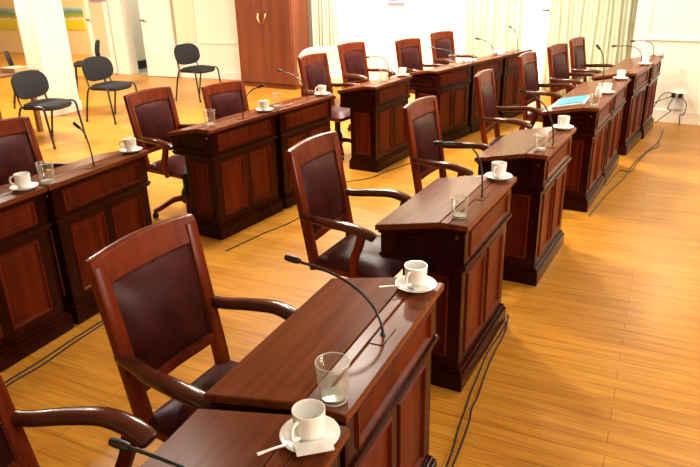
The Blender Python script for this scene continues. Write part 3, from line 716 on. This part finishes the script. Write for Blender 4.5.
# ------------------------------------------------------------------ furniture along the back wall
FLp, FRp = Vector((-1.80, 11.23, 0)), Vector((-.838, 10.62, 0))
wd = (FRp - FLp); ww = wd.length; rz = math.atan2(wd.y, wd.x)
r = empty('wardrobe', FLp, rz); tag(r, 'tall reddish brown two-door wardrobe against the white back wall', 'wardrobe')
HW = 2.25
b = MB(); b.box(0, ww, .03, .48, .06, HW); b.box(.02, ww - .02, .05, .46, 0, .06); b.box(-.02, ww + .02, -.0, .49, HW, HW + .05); b.build('carcass', 'wardrobe', r, bevel=.004)
for x0, x1, hx, sg in ((.012, ww * .5 - .002, ww * .5 - .05, 1), (ww * .5 + .002, ww - .012, ww * .5 + .05, -1)):
    d = MB().box(x0, x1, 0, .03, .09, HW - .02).build('door', 'wardrobe', r, bevel=.004)
    hz_ = on_plane(262, 20, FLp, Vector((-wd.y, wd.x, 0)).normalized()).z
    b = MB(); P = spline([(hx + sg * -.025, -.012, hz_ + .09), (hx + sg * -.02, -.03, hz_ + .03), (hx + sg * .012, -.034, hz_ - .03), (hx + sg * .03, -.014, hz_ - .07)], 5)
    b.sweep(P, [.011] * len(P), [.007] * len(P), 8, 2); b.box(hx - sg * .025 - .008, hx - sg * .025 + .008, -.014, 0, hz_ + .075, hz_ + .1); b.box(hx + sg * .03 - .008, hx + sg * .03 + .008, -.016, 0, hz_ - .08, hz_ - .055)
    b.build('handle', 'brass', d, smooth=True)
# cream upholstered chair
p = on_plane(326, 60, Vector((-.35, 9.35, 0)), Vector((0, 1, 0)))
r = empty('cream_chair', (p.x, 9.35, 0), PI / 2 - math.radians(165)); tag(r, 'cream upholstered chair with rounded back, behind wooden armchair beside wardrobe', 'chair')
ztop = on_plane(326, 48, Vector((0, 9.35, 0)), Vector((0, 1, 0))).z
b = MB(); prof = []; n = 20; hw_ = .37
out = [(-hw_, .42)] + [(-hw_ * math.copysign(abs(math.cos(a)) ** .6, math.cos(a)), ztop - .30 + .30 * abs(math.sin(a)) ** .7) for a in (PI * i / n for i in range(n + 1))] + [(hw_, .42)]
k = len(out); b.add([(-.30, y, z) for y, z in out] + [(-.19, y * .97, z - .01) for y, z in out], [tuple(range(k)), tuple(range(2 * k - 1, k - 1, -1))] + [(i, (i + 1) % k, (i + 1) % k + k, i + k) for i in range(k)])
b.build('backrest', 'cream', r, bevel=.03, seg=4, smooth=True)
MB().box(-.28, .28, -.36, .36, .26, .45).build('seat', 'cream', r, bevel=.04, seg=4, smooth=True)
for x in (-.24, .24):
    for y in (-.31, .31): MB().box(x - .025, x + .025, y - .025, y + .025, 0, .27).build('leg', 'chair', r, bevel=.004)
# brown table with box at the left edge
tc_ = at(35, 70, .76); r = empty('brown_table', (tc_.x, tc_.y, 0), RZ); tag(r, 'brown wooden table at left edge beside the white pillar', 'table')
MB().box(-1.5, 0, -.62, .06, .725, .76).build('tabletop', 'tablew', r, bevel=.006)
for x in (-1.42, -.1):
    for y in (-.55, -.02): MB().box(x - .028, x + .028, y - .028, y + .028, 0, .725).build('leg', 'tablew', r, bevel=.004)
MB().box(-1.4, -.1, -.53, -.50, .62, .725).build('apron', 'tablew', r, bevel=.003)
p = at(15, 72, .76); r2 = tag(MB().box(-.13, .11, -.10, .10, 0, .055).build('cardboard_box', 'card', bevel=.004, loc=(p.x, p.y + .02, .7605), rotz=RZ), 'low tan cardboard box lying on the brown table at left edge', 'box')

# curtains
def curtain(px0, px1, lb, off=.12, pz=.03, z1=3.3):
    c0, c1 = e1_at(px0, 20, WB - off), e1_at(px1, 20, WB - off); n = max(24, int((c1 - c0) / .012)); nz = 10; vs = []
    ph = random.random() * 6
    for j in range(nz + 1):
        z = pz + (z1 - pz) * j / nz
        for i in range(n + 1):
            x = c0 + (c1 - c0) * i / n; w = (.017 + .005 * math.sin(x * 3 + ph)) * (1 - .25 * j / nz)
            y = WB - off + w * math.sin(x * 2 * PI / .155 + .9 * math.sin(x * 4.1 + ph) + .06 * j) + .012 * math.sin(x * 2 * PI / .061 + ph)
            vs.append((x + .012 * math.sin(j * .8 + x * 9), y, z))
    f = [(j * (n + 1) + i, j * (n + 1) + i + 1, (j + 1) * (n + 1) + i + 1, (j + 1) * (n + 1) + i) for j in range(nz) for i in range(n)]
    r = empty('curtain', (0, 0, 0), RZ); tag(r, lb, 'curtain', 'pale green curtains')
    o = MB().add(vs, f).build('fabric', 'curtain', r, smooth=True); md = o.modifiers.new('s', 'SOLIDIFY'); md.thickness = .003
    b = MB(); b.tube([(c0 - .1, WB - off, z1 + .01), (c1 + .1, WB - off, z1 + .01)], .014); b.box(c0 - .09, c0 - .07, WB - off, WB, z1 - .005, z1 + .02); b.box(c1 + .07, c1 + .09, WB - off, WB, z1 - .005, z1 + .02)
    b.build('rod', 'brass', r, smooth=True)
curtain(311, 336, 'narrow pale green curtain hanging beside the wardrobe')
curtain(465, 517, 'pale green curtain hanging behind the far end of the back row')
curtain(548, 632, 'wide pale green curtain at right, behind the last front row armchairs')

# notices on the walls
def sheet(name, mat, px0, py0, px1, py1, pl, lb, cat, z1=None, off=.012):
    a, b_ = e1_at(px0, (py0 + py1) / 2, pl), e1_at(px1, (py0 + py1) / 2, pl); zb, zt_ = z_at((px0 + px1) / 2, py1, pl), z_at((px0 + px1) / 2, py0, pl)
    if z1: zt_ = z1
    o = MB().box(0, b_ - a, -off, -.002, 0, zt_ - zb).build(name, mat); q = room(a, pl, zb); o.location = q; o.rotation_euler = (0, 0, RZ)
    return tag(o, lb, cat), b_ - a, zt_ - zb
o, w_, h_ = sheet('wall_notice', 'paper', 388, -14, 405, 6, WB, 'white notice with pink band pinned high on the white wall', 'notice')
MB().box(.005, w_ - .005, -.0135, -.012, .006, .05).build('band', 'pink', o)
MB().box(.02, w_ * .6, -.0135, -.012, .07, .10).build('print', 'pink', o)
sheet('landscape_poster', 'landscape', -7, 8, 16, 30, YW, 'yellow and green landscape poster at left edge of the pillar', 'poster')
sheet('landscape_poster', 'landscape', 62, 7, 84, 30, YW, 'yellow and green landscape poster between pillar and white door', 'poster')
o, w_, h_ = sheet('wall_notice', 'purple', 89, -10, 105, 1.5, WB - .03, 'purple bottomed notice at top of the white door pane', 'notice')
o, w_, h_ = sheet('framed_picture', 'paper', 133, -40, 146, 14, WB + 1.75, 'red framed picture hanging in the corridor through the open door', 'picture', off=.02)
b = MB(); ft = .045
b.box(-ft, 0, -.03, -.002, -ft, h_ + ft); b.box(w_, w_ + ft, -.03, -.002, -ft, h_ + ft); b.box(0, w_, -.03, -.002, -ft, 0); b.box(0, w_, -.03, -.002, h_, h_ + ft); b.build('frame', 'redframe', o, bevel=.004)

# ------------------------------------------------------------------ cables
def cable(pts, r, lb, z=None):
    P = spline([at(x, y, r) for x, y in pts], 6)
    o = MB().tube(P, r, 6).build('floor_cable', 'black_plastic', smooth=True); return tag(o, lb, 'cable', 'cables lying on the floor')
cable([(441, 480), (452, 452), (458, 430), (465, 410), (471, 392), (477, 378), (488, 352), (500, 334), (509, 316)], .004, 'dark cable on floor nearest to front row plinths')
cable([(447, 480), (460, 448), (469, 423), (472, 408), (478, 396), (484, 378), (493, 355), (505, 332), (508, 314)], .004, 'dark cable on floor running outside the first front row cable')
cable([(589, 216), (598, 205), (608, 193), (624, 178), (634, 163), (645, 153), (659, 141), (663, 130)], .005, 'dark cable on floor along far front row desks to the wall')
cable([(606, 186), (619, 171), (631, 172), (637, 163), (649, 151), (659, 146), (658, 140)], .004, 'looped thin cable on floor beside the far front row desks')
cable([(-10, 392), (12, 378), (40, 361), (70, 341), (102, 321), (130, 304)], .004, 'dark cable on floor hugging the near back row plinth')
cable([(-10, 398), (14, 381), (42, 365), (72, 344), (104, 323), (130, 306)], .004, 'dark cable on floor second out from near back row plinth')
cable([(226, 251), (262, 234), (302, 216), (345, 182)], .004, 'dark cable on floor along third and fourth back row desks')
cable([(345, 182), (370, 178), (385, 172), (410, 163), (440, 150)], .004, 'dark cable on floor before fifth back row desk')
# plug cluster at the end wall
sx = (on_plane(676, 100, q0, N2) - q0).dot(T2); sz = on_plane(676, 95, q0, N2).z
r = empty('wall_socket', q0 + T2 * sx, RZ2); r.location.z = sz; tag(r, 'grey wall socket box with black plugs above the end wall baseboard', 'socket')
MB().box(-.05, .10, -.045, 0, -.16, .03).build('box', 'bottle', r, bevel=.006)
for dx in (-.045, .03): MB().box(dx, dx + .045, -.09, -.045, -.02, .03).build('plug', 'black_plastic', r, bevel=.005)
base = q0 + T2 * sx
def wcable(pts, lb):
    P = spline([base + T2 * a - N2 * b_ + Vector((0, 0, z)) for a, b_, z in pts], 6); o = MB().tube(P, .0055, 6).build('power_cable', 'black_plastic', smooth=True); return tag(o, lb, 'cable', 'power cables by the wall socket')
wcable([(-.03, .09, sz), (-.16, .11, sz - .06), (-.30, .13, sz - .14), (-.38, .14, sz - .20)], 'thick dark power cable sloping from socket down to farthest front row desk')
wcable([(.0, .095, sz + .035), (-.12, .14, sz + .03), (-.20, .12, sz - .12), (-.24, .13, .12), (-.27, .14, .008)], 'dark power cable looping from socket to the floor on its left')
wcable([(-.03, .06, sz - .04), (-.06, .09, sz - .15), (-.02, .10, .16), (-.10, .12, .08), (-.16, .15, .008)], 'dark power cable hanging straight below the socket')
wcable([(.06, .09, sz), (.13, .10, sz - .08), (.12, .1, sz - .2), (.08, .1, .12), (.10, .12, .008)], 'thin power cable hanging on right side of the socket')

# ------------------------------------------------------------------ lamps
def area(name, loc, size, power, col=(1, .915, .78), rot=(0, 0, 0), sy=None):
    ld = bpy.data.lights.new(name, 'AREA'); ld.shape = 'RECTANGLE'; ld.size = size; ld.size_y = sy or size; ld.energy = power; ld.color = col
    o = bpy.data.objects.new(name, ld); COL.objects.link(o); o.location = loc; o.rotation_euler = rot; return o
LAMPS = [(-3.35, 6.62, 70), (.3, 9.6, 120), (-.6, 7.2, 90), (.0, 5.8, 120), (.9, 8.2, 200), (3.4, 4.2, 80), (1.6, -1.5, 40), (2.6, .4, 35), (-5.6, 9.0, 310), (-4.53, 14.67, 280), (-7.5, 10.5, 80)]
for i, (x, y, pw) in enumerate(LAMPS):
    r = empty('ceiling_lamp', (x, y, 3.7), RZ); tag(r, 'square ceiling lamp panel above the room, outside the photo', 'lamp', 'ceiling lamps')
    MB().box(-.34, .34, -.34, .34, -.06, 0).build('housing', 'wallw', r, bevel=.004)
    MB().box(-.31, .31, -.31, .31, -.066, -.06).build('diffuser', 'tube', r)
    area('ceiling_light', (x, y, 3.62), .3 if pw == 70 else .4, pw)
wl = q0 + T2 * .25 - N2 * .12; wl.z = 2.25
r = empty('wall_lamp', wl, RZ2); tag(r, 'globe wall lamp high on the end wall, above the photo', 'lamp')
MB().lathe([(.001, -.09), (.05, -.08), (.085, -.03), (.09, 0), (.085, .03), (.05, .08), (.001, .09)], 20).build('globe', 'lamp', r, smooth=True)
MB().box(-.05, .05, .07, .12, -.06, .06).build('bracket', 'brass', r, bevel=.005)
cl = E1 * ((xl + xo1) / 2 + .9) + E2 * (WB + .9); area('corridor_light', (cl.x, cl.y, 3.4), .5, 45)
q_ = room(5.1, (wa + wb_) / 2, 1.2); area('added_side_fill', q_, 2.7, 150, (1, .93, .80), (PI / 2, 0, RZ + PI / 2), 1.6)  # fill light added in front of the made-up side window
ld = bpy.data.lights.new('wall_lamp_light', 'POINT'); ld.energy = 22; ld.color = (1, .84, .6); ld.shadow_soft_size = .1
o = bpy.data.objects.new('wall_lamp_light', ld); COL.objects.link(o); o.location = wl - N2 * .2

wd_ = bpy.data.worlds.new('World'); S.world = wd_; wd_.use_nodes = True
wd_.node_tree.nodes['Background'].inputs[0].default_value = (1, .93, .8, 1); wd_.node_tree.nodes['Background'].inputs[1].default_value = .3
S.view_settings.view_transform = 'Standard'; S.view_settings.look = 'None'; S.view_settings.gamma = 1; S.view_settings.use_curve_mapping = False
S.view_settings.exposure = 0.3
S.cycles.use_denoising = True
S.cycles.max_bounces = 10; S.cycles.sample_clamp_indirect = 6
S.cycles.caustics_reflective = False
